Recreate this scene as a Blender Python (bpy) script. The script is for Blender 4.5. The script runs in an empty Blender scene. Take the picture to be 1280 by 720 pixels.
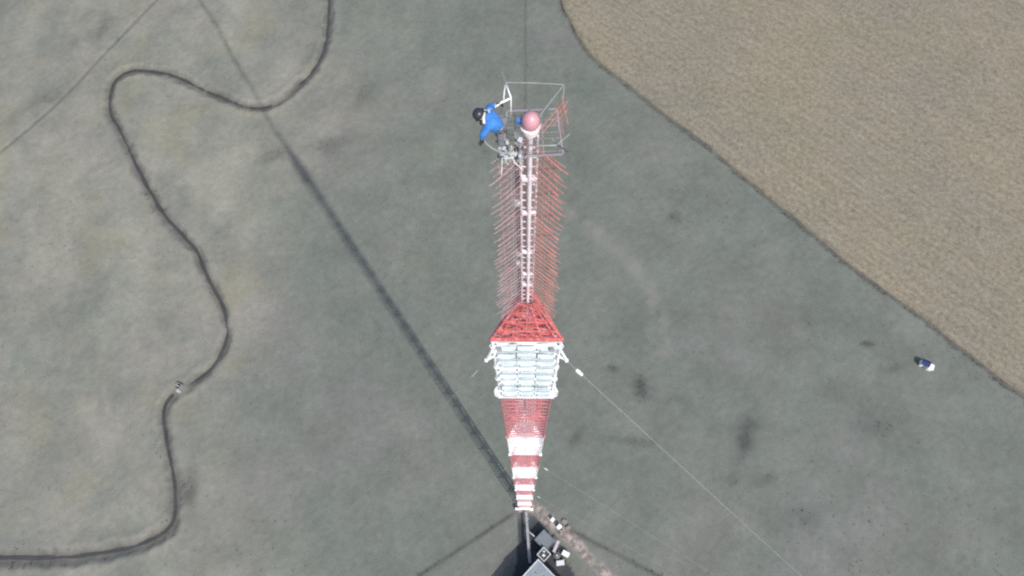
import bpy, bmesh, math, random
import numpy as np
from mathutils import Vector, Matrix, noise

random.seed(7)
np.random.seed(7)
scene = bpy.context.scene
R = math.radians

# ------------------------------------------------------------------ camera, sky, sun, exposure
cam_data = bpy.data.cameras.new('camera')
cam_data.sensor_width = 36.0
cam_data.lens = 900.0 / 1280.0 * 36.0
cam_data.clip_start = 0.5
cam_data.clip_end = 9000.0
cam = bpy.data.objects.new('camera', cam_data)
scene.collection.objects.link(cam)
cam.matrix_world = (Matrix.Translation((-0.5, -7.98, 171.5))
                    @ Matrix.Rotation(R(19.57), 4, 'X') @ Matrix.Rotation(R(-2.7), 4, 'Z'))
scene.camera = cam

SUN_EL = 53.0
SUN_DIR = Vector((0.527 * math.cos(R(SUN_EL)), -0.85 * math.cos(R(SUN_EL)), math.sin(R(SUN_EL)))).normalized()
world = bpy.data.worlds.new('World')
scene.world = world
world.use_nodes = True
wn = world.node_tree.nodes
sky = wn.new('ShaderNodeTexSky')
sky.sky_type = 'NISHITA'
sky.sun_disc = False
sky.sun_elevation = R(SUN_EL)
sky.sun_rotation = math.atan2(SUN_DIR.x, SUN_DIR.y)
sky.dust_density = 2.5
sky.air_density = 1.0
world.node_tree.links.new(sky.outputs[0], wn['Background'].inputs[0])
wn['Background'].inputs[1].default_value = 0.13

sun_data = bpy.data.lights.new('sun', 'SUN')
sun_data.energy = 2.6
sun_data.angle = R(0.6)
sun_data.color = (1.0, 0.95, 0.88)
sun = bpy.data.objects.new('sun', sun_data)
scene.collection.objects.link(sun)
sun.rotation_euler = SUN_DIR.to_track_quat('Z', 'Y').to_euler()

scene.view_settings.view_transform = 'Standard'
scene.view_settings.look = 'None'
scene.view_settings.gamma = 1.0
scene.view_settings.exposure = 0.78
scene.render.film_transparent = False
scene.cycles.max_bounces = 6
scene.render.filter_size = 2.3
scene.cycles.filter_width = 2.3
scene.cycles.use_denoising = False

# ------------------------------------------------------------------ materials
def nodes_of(m):
    m.use_nodes = True
    nt = m.node_tree
    return nt, nt.nodes, nt.links, nt.nodes['Principled BSDF']

def mat(name, col, rough=0.6, metal=0.0, var=0.18, scale=3.0, dirt=None, dirt_amt=0.3, spec=0.4):
    """painted / weathered surface: base colour broken up by two noises, dirt patches and a little bump"""
    m = bpy.data.materials.new(name)
    nt, N, L, b = nodes_of(m)
    tc = N.new('ShaderNodeTexCoord')
    n1 = N.new('ShaderNodeTexNoise'); n1.inputs['Scale'].default_value = scale; n1.inputs['Detail'].default_value = 6
    n2 = N.new('ShaderNodeTexNoise'); n2.inputs['Scale'].default_value = scale * 4.3; n2.inputs['Detail'].default_value = 4
    L.new(tc.outputs['Object'], n1.inputs['Vector']); L.new(tc.outputs['Object'], n2.inputs['Vector'])
    r1 = N.new('ShaderNodeMapRange')
    r1.inputs['From Min'].default_value = 0.3; r1.inputs['From Max'].default_value = 0.7
    r1.inputs['To Min'].default_value = 1 - var; r1.inputs['To Max'].default_value = 1 + var
    L.new(n1.outputs['Fac'], r1.inputs['Value'])
    mul = N.new('ShaderNodeMix'); mul.data_type = 'RGBA'; mul.blend_type = 'MULTIPLY'
    mul.inputs['Factor'].default_value = 1.0
    mul.inputs['A'].default_value = (*col, 1)
    L.new(r1.outputs[0], mul.inputs['B'])
    r2 = N.new('ShaderNodeMapRange')
    r2.inputs['From Min'].default_value = 0.52; r2.inputs['From Max'].default_value = 0.68
    r2.inputs['To Max'].default_value = dirt_amt
    L.new(n2.outputs['Fac'], r2.inputs['Value'])
    mx = N.new('ShaderNodeMix'); mx.data_type = 'RGBA'
    L.new(r2.outputs[0], mx.inputs['Factor'])
    L.new(mul.outputs['Result'], mx.inputs['A'])
    d = dirt or tuple(c * 0.5 for c in col)
    mx.inputs['B'].default_value = (*d, 1)
    L.new(mx.outputs['Result'], b.inputs['Base Color'])
    b.inputs['Roughness'].default_value = rough
    b.inputs['Metallic'].default_value = metal
    b.inputs['Specular IOR Level'].default_value = spec
    bp = N.new('ShaderNodeBump'); bp.inputs['Strength'].default_value = 0.15; bp.inputs['Distance'].default_value = 0.02
    L.new(n2.outputs['Fac'], bp.inputs['Height']); L.new(bp.outputs[0], b.inputs['Normal'])
    return m

M = {}
M['white_paint'] = mat('white mast paint', (0.78, 0.78, 0.78), 0.5, dirt=(0.42, 0.40, 0.37), dirt_amt=0.35, scale=1.2)
M['red_paint'] = mat('red mast paint', (0.42, 0.095, 0.095), 0.6, var=.3, dirt=(0.55, 0.30, 0.29), dirt_amt=0.7, scale=1.6)
M['pale_red'] = mat('faded red paint', (0.38, 0.135, 0.115), 0.6, dirt=(0.34, 0.21, 0.19), dirt_amt=0.4, scale=2)
M['band_red'] = mat('mast red band paint', (0.40, 0.135, 0.145), 0.6, dirt=(0.44, 0.25, 0.25), dirt_amt=0.5, scale=1.2)
M['pale_band'] = mat('faded red band paint', (0.37, 0.155, 0.17), 0.6, dirt=(0.44, 0.30, 0.30), dirt_amt=0.5, scale=1.2)
M['bleached_band'] = mat('bleached red band paint', (0.44, 0.27, 0.285), 0.6, dirt=(0.5, 0.38, 0.37), dirt_amt=0.5, scale=1.2)
M['column'] = mat('pinkish white column paint', (0.66, 0.585, 0.605), 0.55, dirt=(0.40, 0.33, 0.34), scale=1.5)
M['shaded_rose'] = mat('shaded red rod paint', (0.37, 0.235, 0.25), 0.6, dirt=(0.34, 0.29, 0.30), scale=2)  # faded red of the rods, with shade of the sunless side mixed in
M['lilac_grey'] = mat('galvanised grey rods', (0.24, 0.215, 0.24), 0.5, dirt=(0.20, 0.16, 0.18), scale=2)
M['panel'] = mat('white radome plastic', (0.50, 0.575, 0.60), 0.4, dirt=(0.5, 0.55, 0.57), dirt_amt=0.25, scale=2)
M['galv'] = mat('galvanised steel', (0.50, 0.52, 0.53), 0.45, 0.3, dirt=(0.33, 0.32, 0.31), scale=4)
M['dark_steel'] = mat('dark steel', (0.07, 0.072, 0.08), 0.5, 0.2, scale=4)
M['cable'] = mat('black cable jacket', (0.03, 0.03, 0.035), 0.5)
M['wire'] = mat('guy rope steel', (0.24, 0.255, 0.24), 0.6, 0.1)
M['insul'] = mat('glazed insulator', (0.72, 0.74, 0.72), 0.25)
M['beacon'] = mat('pink beacon lens', (0.44, 0.225, 0.26), 0.42, var=0.06, dirt_amt=0.1, spec=0.6)
M['conc'] = mat('concrete', (0.34, 0.33, 0.31), 0.85, scale=1.5, dirt=(0.2, 0.19, 0.17))
M['old_conc'] = mat('stained concrete', (0.20, 0.185, 0.18), 0.9, scale=1.5, dirt=(0.12, 0.11, 0.10))
M['pale_conc'] = mat('pale rendered block', (0.66, 0.66, 0.64), 0.8, scale=1.5, dirt=(0.4, 0.38, 0.34))
M['timber'] = mat('grey weathered boards', (0.19, 0.175, 0.16), 0.85, scale=3)
M['canopy'] = mat('pale lilac canopy sheet', (0.36, 0.33, 0.38), 0.7, dirt=(0.25, 0.23, 0.26))
M['grey_felt'] = mat('grey roofing felt', (0.115, 0.13, 0.145), 0.85, scale=1.2, dirt=(0.17, 0.18, 0.18), dirt_amt=0.4)
M['rib_roof'] = mat('blue grey sheet roof', (0.19, 0.225, 0.25), 0.5, scale=0.7, dirt=(0.14, 0.155, 0.16), dirt_amt=0.5)
M['ridge_trim'] = mat('pale roof trim', (0.48, 0.50, 0.52), 0.5)
M['wall'] = mat('grey rendered wall', (0.24, 0.24, 0.25), 0.85, scale=0.9)
M['gloss_white'] = mat('white cabinet enamel', (0.80, 0.80, 0.80), 0.35, dirt=(0.5, 0.48, 0.45), dirt_amt=0.3)
M['dark_glass'] = mat('dark opening', (0.02, 0.02, 0.03), 0.3)
M['skin'] = mat('skin', (0.50, 0.30, 0.22), 0.5, var=0.05, dirt_amt=0.05)
M['jacket'] = mat('blue jacket cloth', (0.035, 0.155, 0.43), 0.75, var=0.25, scale=9, dirt=(0.02, 0.09, 0.28))
M['trousers'] = mat('dark work trousers', (0.13, 0.135, 0.15), 0.85, scale=9)
M['black_rubber'] = mat('black rubber', (0.02, 0.02, 0.022), 0.6)
M['helmet'] = mat('dark helmet shell', (0.025, 0.025, 0.035), 0.35, var=0.05)
M['webbing'] = mat('pale webbing', (0.62, 0.62, 0.60), 0.7)
M['rope'] = mat('pale rope', (0.50, 0.50, 0.46), 0.8, scale=12)
M['rust_door'] = mat('grey metal door', (0.16, 0.17, 0.18), 0.5)

# ------------------------------------------------------------------ helpers
COL = scene.collection
class MB:
    """collects primitives, links them as one mesh object"""
    def __init__(s): s.v = []; s.f = []
    def add(s, vs, fs):
        o = len(s.v); s.v += [tuple(v) for v in vs]; s.f += [tuple(i + o for i in f) for f in fs]
    def box(s, c, d, rot=None):
        c = Vector(c); hx, hy, hz = d[0] / 2, d[1] / 2, d[2] / 2
        vs = [Vector((x, y, z)) for z in (-hz, hz) for y in (-hy, hy) for x in (-hx, hx)]
        if rot is not None: vs = [rot @ v for v in vs]
        s.add([v + c for v in vs], [(0, 2, 3, 1), (4, 5, 7, 6), (0, 1, 5, 4), (2, 6, 7, 3), (0, 4, 6, 2), (1, 3, 7, 5)])
    def bar(s, a, b, w, h=None, n=4):
        a, b = Vector(a), Vector(b); d = (b - a)
        if d.length < 1e-6: return
        q = d.to_track_quat('Z', 'Y'); h = h or w; vs = []
        for p in (a, b):
            for k in range(n):
                t = 2 * math.pi * (k + 0.5) / n; r = 0.7071 if n == 4 else 0.5
                vs.append(p + q @ Vector((math.cos(t) * w * r, math.sin(t) * h * r, 0)))
        s.add(vs, [tuple((k, (k + 1) % n, n + (k + 1) % n, n + k)) for k in range(n)]
              + [tuple(range(n - 1, -1, -1)), tuple(range(n, 2 * n))])
    def tube(s, pts, r, n=6, caps=True):
        pts = [Vector(p) for p in pts]; rings = []
        rr = r if isinstance(r, (list, tuple)) else [r] * len(pts)
        up = Vector((0.123, 0.31, 0.95))
        for i, p in enumerate(pts):
            t = (pts[min(i + 1, len(pts) - 1)] - pts[max(i - 1, 0)]).normalized()
            u = t.cross(up)
            if u.length < 0.05: u = t.cross(Vector((1, 0, 0)))
            u.normalize(); w = t.cross(u)
            rings.append([p + (u * math.cos(2 * math.pi * k / n) + w * math.sin(2 * math.pi * k / n)) * rr[i] for k in range(n)])
        vs = [v for g in rings for v in g]; fs = []
        for i in range(len(pts) - 1):
            for k in range(n):
                fs.append((i * n + k, i * n + (k + 1) % n, (i + 1) * n + (k + 1) % n, (i + 1) * n + k))
        if caps: fs += [tuple(range(n - 1, -1, -1)), tuple((len(pts) - 1) * n + k for k in range(n))]
        s.add(vs, fs)
    def lathe(s, c, prof, n=16, rot=None):
        c = Vector(c); vs = []; fs = []
        for (r, z) in prof:
            for k in range(n):
                v = Vector((r * math.cos(2 * math.pi * k / n), r * math.sin(2 * math.pi * k / n), z))
                vs.append(c + (rot @ v if rot is not None else v))
        m = len(prof)
        for i in range(m - 1):
            for k in range(n):
                fs.append((i * n + k, i * n + (k + 1) % n, (i + 1) * n + (k + 1) % n, (i + 1) * n + k))
        fs += [tuple(range(n - 1, -1, -1)), tuple((m - 1) * n + k for k in range(n))]
        s.add(vs, fs)
    def build(s, name, m, parent=None, smooth=False, bevel=0.0, label=None):
        me = bpy.data.meshes.new(name); me.from_pydata(s.v, [], s.f); me.update()
        if smooth: me.polygons.foreach_set('use_smooth', [True] * len(me.polygons))
        me.materials.append(m)
        o = bpy.data.objects.new(name, me); COL.objects.link(o)
        if parent is not None: o.parent = parent
        if bevel:
            b = o.modifiers.new('bevel', 'BEVEL'); b.width = bevel; b.segments = 2; b.limit_method = 'ANGLE'
        if label: o['label'] = label
        return o

def tag(o, label, cat=None, group=None, kind=None):
    if label: o['label'] = label
    if cat: o['category'] = cat
    if group: o['group'] = group
    if kind: o['kind'] = kind
    return o

def empty(name, loc, label, cat, group=None, rz=0.0):
    o = bpy.data.objects.new(name, None); COL.objects.link(o)
    o.location = loc; o.rotation_euler = (0, 0, rz); o.empty_display_size = 0.3
    return tag(o, label, cat, group)

def spline(pts, step=1.0):
    """Catmull-Rom through the points, resampled"""
    P = [Vector((*p, 0)) if len(p) == 2 else Vector(p) for p in pts]
    P = [P[0] * 2 - P[1]] + P + [P[-1] * 2 - P[-2]]
    out = []
    for i in range(1, len(P) - 2):
        a, b, c, d = P[i - 1:i + 3]
        n = max(1, int((c - b).length / step))
        for k in range(n):
            t = k / n
            out.append(0.5 * ((2 * b) + (c - a) * t + (2 * a - 5 * b + 4 * c - d) * t * t + (3 * b - a - 3 * c + d) * t ** 3))
    out.append(P[-2])
    return out

def arr(pts): return np.array([(p[0], p[1]) for p in pts])

def dist_poly(X, Y, pl, reach=8.0):
    """distance of grid points to a polyline, plus the signed side of the nearest segment"""
    D = np.full(X.shape, 1e9); S = np.zeros(X.shape)
    for (ax, ay), (bx, by) in zip(pl[:-1], pl[1:]):
        dx, dy = bx - ax, by - ay; l2 = dx * dx + dy * dy
        if l2 < 1e-9: continue
        if reach:
            idx = np.nonzero((X > min(ax, bx) - reach) & (X < max(ax, bx) + reach) & (Y > min(ay, by) - reach) & (Y < max(ay, by) + reach))
            x, y = X[idx], Y[idx]
        else:
            idx = slice(None); x, y = X, Y
        t = np.clip(((x - ax) * dx + (y - ay) * dy) / l2, 0, 1)
        ex, ey = x - ax - t * dx, y - ay - t * dy
        d = np.hypot(ex, ey); cr = dx * ey - dy * ex
        old = D[idx]; m = d < old
        Dn = np.where(m, d, old); D[idx] = Dn; Sn = np.where(m, cr, S[idx]); S[idx] = Sn
    return D, S

# ------------------------------------------------------------------ layout of the ground (metres, mast at 0,0)
CREEK = [(-50.4, 172.58), (-51.4, 158.08), (-50.7, 146.08), (-50.7, 135.98), (-51.6, 128.48), (-54.5, 121.48), (-58.7, 116.38), (-62.5, 112.38), (-66.2, 110.18), (-71.4, 110.48), (-76.5, 112.58), (-82.4, 115.58), (-88.4, 119.08), (-94.5, 122.38), (-100.4, 124.08), (-105.5, 124.68), (-109.4, 123.18), (-111.3, 120.38), (-111.4, 114.78), (-110.3, 110.28), (-107.4, 105.48), (-104.5, 100.28), (-100.9, 93.38), (-96.8, 86.28), (-92.3, 79.18), (-87.4, 73.58), (-83.2, 69.08), (-80.6, 64.68), (-78.0, 59.08), (-75.2, 54.58), (-73.1, 49.78), (-72.1, 45.58), (-72.8, 40.28), (-74.8, 36.28), (-78.4, 33.28), (-82.7, 30.68), (-85.1, 28.48), (-85.6, 24.68), (-84.5, 19.88), (-82.7, 14.18), (-81.1, 8.68), (-80.3, 3.28), (-80.9, -0.22), (-83.3, -2.62), (-87.3, -4.22), (-91.7, -5.22), (-98.8, -6.02), (-106.0, -6.22), (-113.2, -5.92), (-118.7, -5.72), (-129.4, -6.02), (-143.9, -5.92), (-165, -3.42)]
EDGE = [(14.0, 900.58), (16.0, 200.58), (16.4, 160.18), (16.8, 151.08), (17.6, 142.08), (19.8, 133.98), (22.5, 126.18), (26.4, 119.98), (34.6, 111.48), (43.6, 101.58), (51.4, 93.78), (60.7, 83.08), (69.6, 72.88), (76.6, 64.98), (83.3, 56.98), (90.0, 49.98), (98.2, 42.18), (107.6, 32.08), (113.6, 25.48), (118.4, 20.78), (126.8, 11.88), (136.5, 1.38), (170, -33.42), (900, -699.42)]
LFENCE = [(-190, 45.58), (-149.8, 87.88), (-139.1, 99.58), (-126.2, 114.28), (-115.1, 130.68), (-102.3, 149.08), (-94.1, 162.18), (-75, 195.58)]
UPTRACK = [(-64.5, 103.58), (-67.2, 108.38), (-70.4, 115.18), (-77.8, 127.78), (-83.5, 139.28), (-89.1, 148.38), (-96.4, 160.78), (-115, 192.58)]
PALE = [(10, 76.58), (16.1, 72.18), (22.0, 67.28), (30.4, 57.98), (34.5, 49.08), (35.6, 40.68), (35.5, 34.58)]
DIRT = [(1.2, 0.18), (3.3, -1.52), (6.0, -3.92), (8.8, -6.32), (11.5, -8.92), (14.4, -12.12), (17.7, -15.52), (22.6, -19.82), (30, -26.42)]
creek_s = spline(CREEK, 1.2); edge_core = spline(EDGE[1:-1], 2.0)
edge_s = [Vector((*EDGE[0], 0))] + edge_core + [Vector((*EDGE[-1], 0))]
for i, p in enumerate(creek_s):       # eroded, slightly ragged banks
    k = noise.noise(Vector((i * 0.31, 3.7, 0))) * 0.35
    p.x += k; p.y += noise.noise(Vector((i * 0.27, 9.1, 0))) * 0.35
for i, p in enumerate(edge_s[1:-1]):
    p.x += noise.noise(Vector((i * 0.45, 1.7, 0))) * 0.35; p.y += noise.noise(Vector((i * 0.45, 5.7, 0))) * 0.35
dirt_s = spline(DIRT, 0.8)

def axis(lo, hi, step, far):
    a = list(np.arange(lo, hi + 1e-6, step)); g = step; x = hi; out = []
    while x < far: g *= 1.35; x += g; out.append(x)
    left = []; g = step; x = lo
    while x > -far: g *= 1.35; x -= g; left.append(x)
    return np.array(left[::-1] + a + out)
XS, YS = axis(-172, 172, 0.5, 3000), axis(-40, 182, 0.5, 3000)
GX, GY = np.meshgrid(XS, YS)
d_creek, _ = dist_poly(GX, GY, arr(creek_s))
d_edge, s_edge = dist_poly(GX, GY, arr(edge_s), reach=None)
d_lf, s_lf = dist_poly(GX, GY, arr(spline(LFENCE, 3)), reach=14)
d_up, _ = dist_poly(GX, GY, arr(UPTRACK))
d_pale, _ = dist_poly(GX, GY, arr(spline(PALE, 2)))
d_dirt, _ = dist_poly(GX, GY, arr(dirt_s))
GUY_AZ = (3.0, 119.0, 240.5)
radial = []
for az, r1 in zip(GUY_AZ, (190, 120, 120)):
    d, _ = dist_poly(GX, GY, np.array([(0, 0), (r1 * math.sin(R(az)), r1 * math.cos(R(az)))]), reach=6)
    radial.append(d)

# value noise on the grid, built by stacking bilinear-sampled random lattices
def vnoise(X, Y, size, seed):
    rs = np.random.RandomState(seed); n = 256; T = rs.rand(n, n)
    u, v = X / size + 1000, Y / size + 1000
    i, j = np.floor(u).astype(int), np.floor(v).astype(int); a, b = u - i, v - j
    a = a * a * (3 - 2 * a); b = b * b * (3 - 2 * b)
    g = lambda p, q: T[p % n, q % n]
    return (g(i, j) * (1 - a) + g(i + 1, j) * a) * (1 - b) + (g(i, j + 1) * (1 - a) + g(i + 1, j + 1) * a) * b
def fbm(X, Y, size, seed, o=4):
    s = 0; w = 0
    for k in range(o):
        a = 0.6 + 1.13 * k + seed; ca, sa = math.cos(a), math.sin(a)
        s = s + vnoise(X * ca - Y * sa, X * sa + Y * ca, size / 2 ** k, seed + k) * 0.5 ** k; w += 0.5 ** k
    return s / w
rag = fbm(GX, GY, 3.0, 3)
relief = (fbm(GX, GY, 26, 5) - 0.5) * 0.5 + (fbm(GX, GY, 7, 15) - 0.5) * 0.20
near = np.clip(np.hypot(GX - 5, GY + 6) / 26, 0, 1) ** 2
relief = relief * near
rough = (fbm(GX, GY, 2.2, 61, 3) - .5); d_creek = np.abs(d_creek + 1.5 * rough * (d_creek > .25)); d_edge = np.abs(d_edge + 1.0 * rough * (d_edge > .15))
wid = 0.98 + 0.5 * (vnoise(GX, GY, 9, 11) - 0.3) + np.clip(-GY / 60 + 0.45, 0, 0.45)
crossing = np.exp(-(np.hypot(GX + 81.9, GY - 31.1) / 2.0) ** 4)
carve = np.exp(-(np.abs(d_creek) / wid) ** 3) * 0.75 * (1 - crossing)
inside = (s_edge > 0)                      # field side of the boundary
carve_e = np.exp(-(d_edge / (0.36 + 0.4 * rag)) ** 4) * 0.6
carve_l = np.exp(-(d_lf / (0.28 + 0.25 * rag)) ** 4) * 0.35
GZ = relief - carve - carve_e - carve_l
bank = np.exp(-((d_creek - wid - 1.0) / 0.9) ** 2) * 0.18
GZ = GZ + bank * (d_creek > wid * 0.8)
field_drop = np.where(inside & (d_edge > 0.9), 0.6, 0.0)
GZ = GZ - field_drop

def sstep(x, a, b): t = np.clip((x - a) / (b - a), 0, 1); return t * t * (3 - 2 * t)
mud = np.clip(np.exp(-(d_creek / (wid * 1.1)) ** 2.2) * (0.62 + 0.6 * vnoise(GX, GY, 4.5, 71)) * (1 - crossing) + np.exp(-(d_edge / (0.36 + 0.5 * rag)) ** 4) * 0.9
              + np.exp(-(d_lf / (0.30 + 0.3 * rag)) ** 4) * 0.6, 0, 1)
soil = np.exp(-(d_dirt / (0.75 + 0.9 * rag)) ** 4) * np.clip(0.3 + 1.2 * vnoise(GX, GY, 1.9, 77), 0, 1)
pale = np.clip(0.85 * np.exp(-(d_pale / 2.2) ** 2) * np.clip(rag * 2 - .45, 0, 1) + 0.55 * np.exp(-((d_creek - 2.4) / 0.9) ** 2) * (rag - 0.1)
               + 0.5 * np.exp(-((d_lf - 1.0) / 0.6) ** 2) * rag * (s_lf < 0), 0, 1)
rank_and_shade = np.zeros_like(GX)
for (x, y, sx, sy, a, amp) in [(29.5, 25.98, 2.2, 2.6, 0, .9), (37.2, 21.38, 2.6, 1.9, .3, .9), (54.8, 18.08, 2.0, 4.4, -.35, .75), (52.2, 13.08, 2.2, 4.2, -.3, .9), (49.9, 8.08, 1.8, 3.0, -.2, .8), (47.9, 3.68, 1.3, 1.5, 0, .9),
                               (23.0, 30.78, 1.4, 1.2, 0, .8), (85.6, 34.18, 1.4, .8, 0, .9), (90.0, 27.58, 3.0, .8, .15, .6), (44.8, 75.38, 1.6, 1.4, 0, .7), (42.8, 70.78, 1.8, 1.6, 0, .6), (58.9, 57.58, 3.0, 1.6, .4, .5),
                               (62, 61.58, 3, 1.2, .3, .5), (12.9, 15.28, 1.4, 2.4, -.5, .5), (-48.0, 96.78, 8.5, 3.4, .25, .36), (-60.0, 94.98, 7.0, 2.4, .2, .48), (-77.3, 6.18, 2.0, 5.5, .0, .55), (-41, 112.58, 6, 4, .3, .3),  # the two widest here: smudge of the mast platform's shadow put into colour
                               (84, 13.58, 6, 5, .3, .3), (76, 22.58, 5, 3, .5, .25), (63, -5.42, 4, 3, .2, .35), (20, 26.58, 9, 1.4, -.2, .25), (25, 13.58, 8, 1.0, -.15, .35), (57, 3.58, 5, 1.2, .2, .35), (-131, 114, 9, 4, .8, .4), (-119, 138, 10, 4, .9, .4), (70, 40, 9, 5, .4, .2), (40, 44, 6, 8, .2, .2)]:
    ca, sa = math.cos(a), math.sin(a); ex = ((GX - x) * ca + (GY - y) * sa) / sx; ey = (-(GX - x) * sa + (GY - y) * ca) / sy
    rank_and_shade = np.maximum(rank_and_shade, amp * np.exp(-(ex * ex + ey * ey)) )
rank_and_shade = 1.25 * rank_and_shade * np.clip(fbm(GX, GY, 4.0, 41) * 3.2 - 0.85, 0, 1.2)
track_shade = 0.55 * np.exp(-(radial[0] / 0.4) ** 2) * (GY > 60) + 0.9 * np.exp(-(radial[1] / 0.45) ** 2) * (np.hypot(GX, GY) < 34) * (0.5 + rag) \
    + 1.0 * np.exp(-(radial[2] / 0.42) ** 2) * (np.hypot(GX, GY) < 28.5) * (0.6 + rag * .8)
d_shadow, _ = dist_poly(GX, GY, np.array([(-3, 4.2), (-64.5, 103.6)]), reach=5)
track_shade = track_shade + 0.2 * np.exp(-(d_shadow / 0.45) ** 2) * (0.5 + rag)  # thin dark core of the mast's cast shadow, painted on the grass
track_shade = track_shade + 0.5 * np.exp(-(d_up / 0.7) ** 2) * (0.5 + rag)
rank_and_shade = np.clip(rank_and_shade + track_shade, 0, 1)  # dark cover: coarse grass, worn tracks and the painted mast shadow
# drier, paler sward to the left of the creek, greener in the middle of the pasture
dry = sstep(-GX + 22 * (fbm(GX, GY, 40, 21) - .5) * 2, 35, 95) * (0.55 + 0.45 * fbm(GX, GY, 30, 23))
dry = np.clip(dry + 0.35 * sstep(fbm(GX, GY, 34, 29), .5, .72) * sstep(-GX, -10, 60), 0, 1)
dry = np.where((s_lf < 0) & (d_lf < 1e8), dry, dry)
yard = np.zeros_like(GX)
poly = [(-1.6, -1.42), (1.3, -1.02), (4.2, -3.82), (7.6, -10.12), (10.6, -15.22), (6.9, -39.42), (-14, -39.42), (-2.2, -11.62)]
for i in range(len(poly)):
    (ax, ay), (bx, by) = poly[i], poly[(i + 1) % len(poly)]
    if ay != by:
        cross = ((ay > GY) != (by > GY)) & (GX < (bx - ax) * (GY - ay) / (by - ay) + ax)
        yard = np.where(cross, 1 - yard, yard)
yard = yard * np.clip(0.7 + 0.6 * rag, 0, 1)
pad = np.exp(-(np.hypot(GX + .2, GY + .2) / 3.0) ** 4) * np.clip(rag * 1.5, 0, 1)

def grid_mesh(name, V, nx, ny, attrs):
    me = bpy.data.meshes.new(name); nv = nx * ny
    i = np.arange(nx - 1)[None, :] + nx * np.arange(ny - 1)[:, None]
    F = np.stack([i, i + 1, i + 1 + nx, i + nx], -1).reshape(-1, 4)
    me.vertices.add(nv); me.vertices.foreach_set('co', V.astype(np.float32).ravel())
    me.loops.add(F.size); me.loops.foreach_set('vertex_index', F.ravel().astype(np.int32))
    me.polygons.add(len(F)); me.polygons.foreach_set('loop_start', (np.arange(len(F)) * 4).astype(np.int32))
    me.update(calc_edges=True); me.validate()
    me.polygons.foreach_set('use_smooth', np.ones(len(F), bool))
    for an, A in attrs.items():
        at = me.attributes.new(an, 'FLOAT_COLOR', 'POINT'); at.data.foreach_set('color', A.astype(np.float32).ravel())
    return me
Ny, Nx = GX.shape
me = grid_mesh('ground', np.stack([GX, GY, GZ], -1).reshape(-1, 3), Nx, Ny,
               {'cover_a': np.stack([mud, soil, pale, rank_and_shade], -1).reshape(-1, 4),
                'cover_b': np.stack([dry, yard, pad, np.ones_like(dry)], -1).reshape(-1, 4)})
ground = bpy.data.objects.new('pasture_ground', me); COL.objects.link(ground)
tag(ground, 'grey green winter pasture spread around the foot of the mast', kind='structure')

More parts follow.
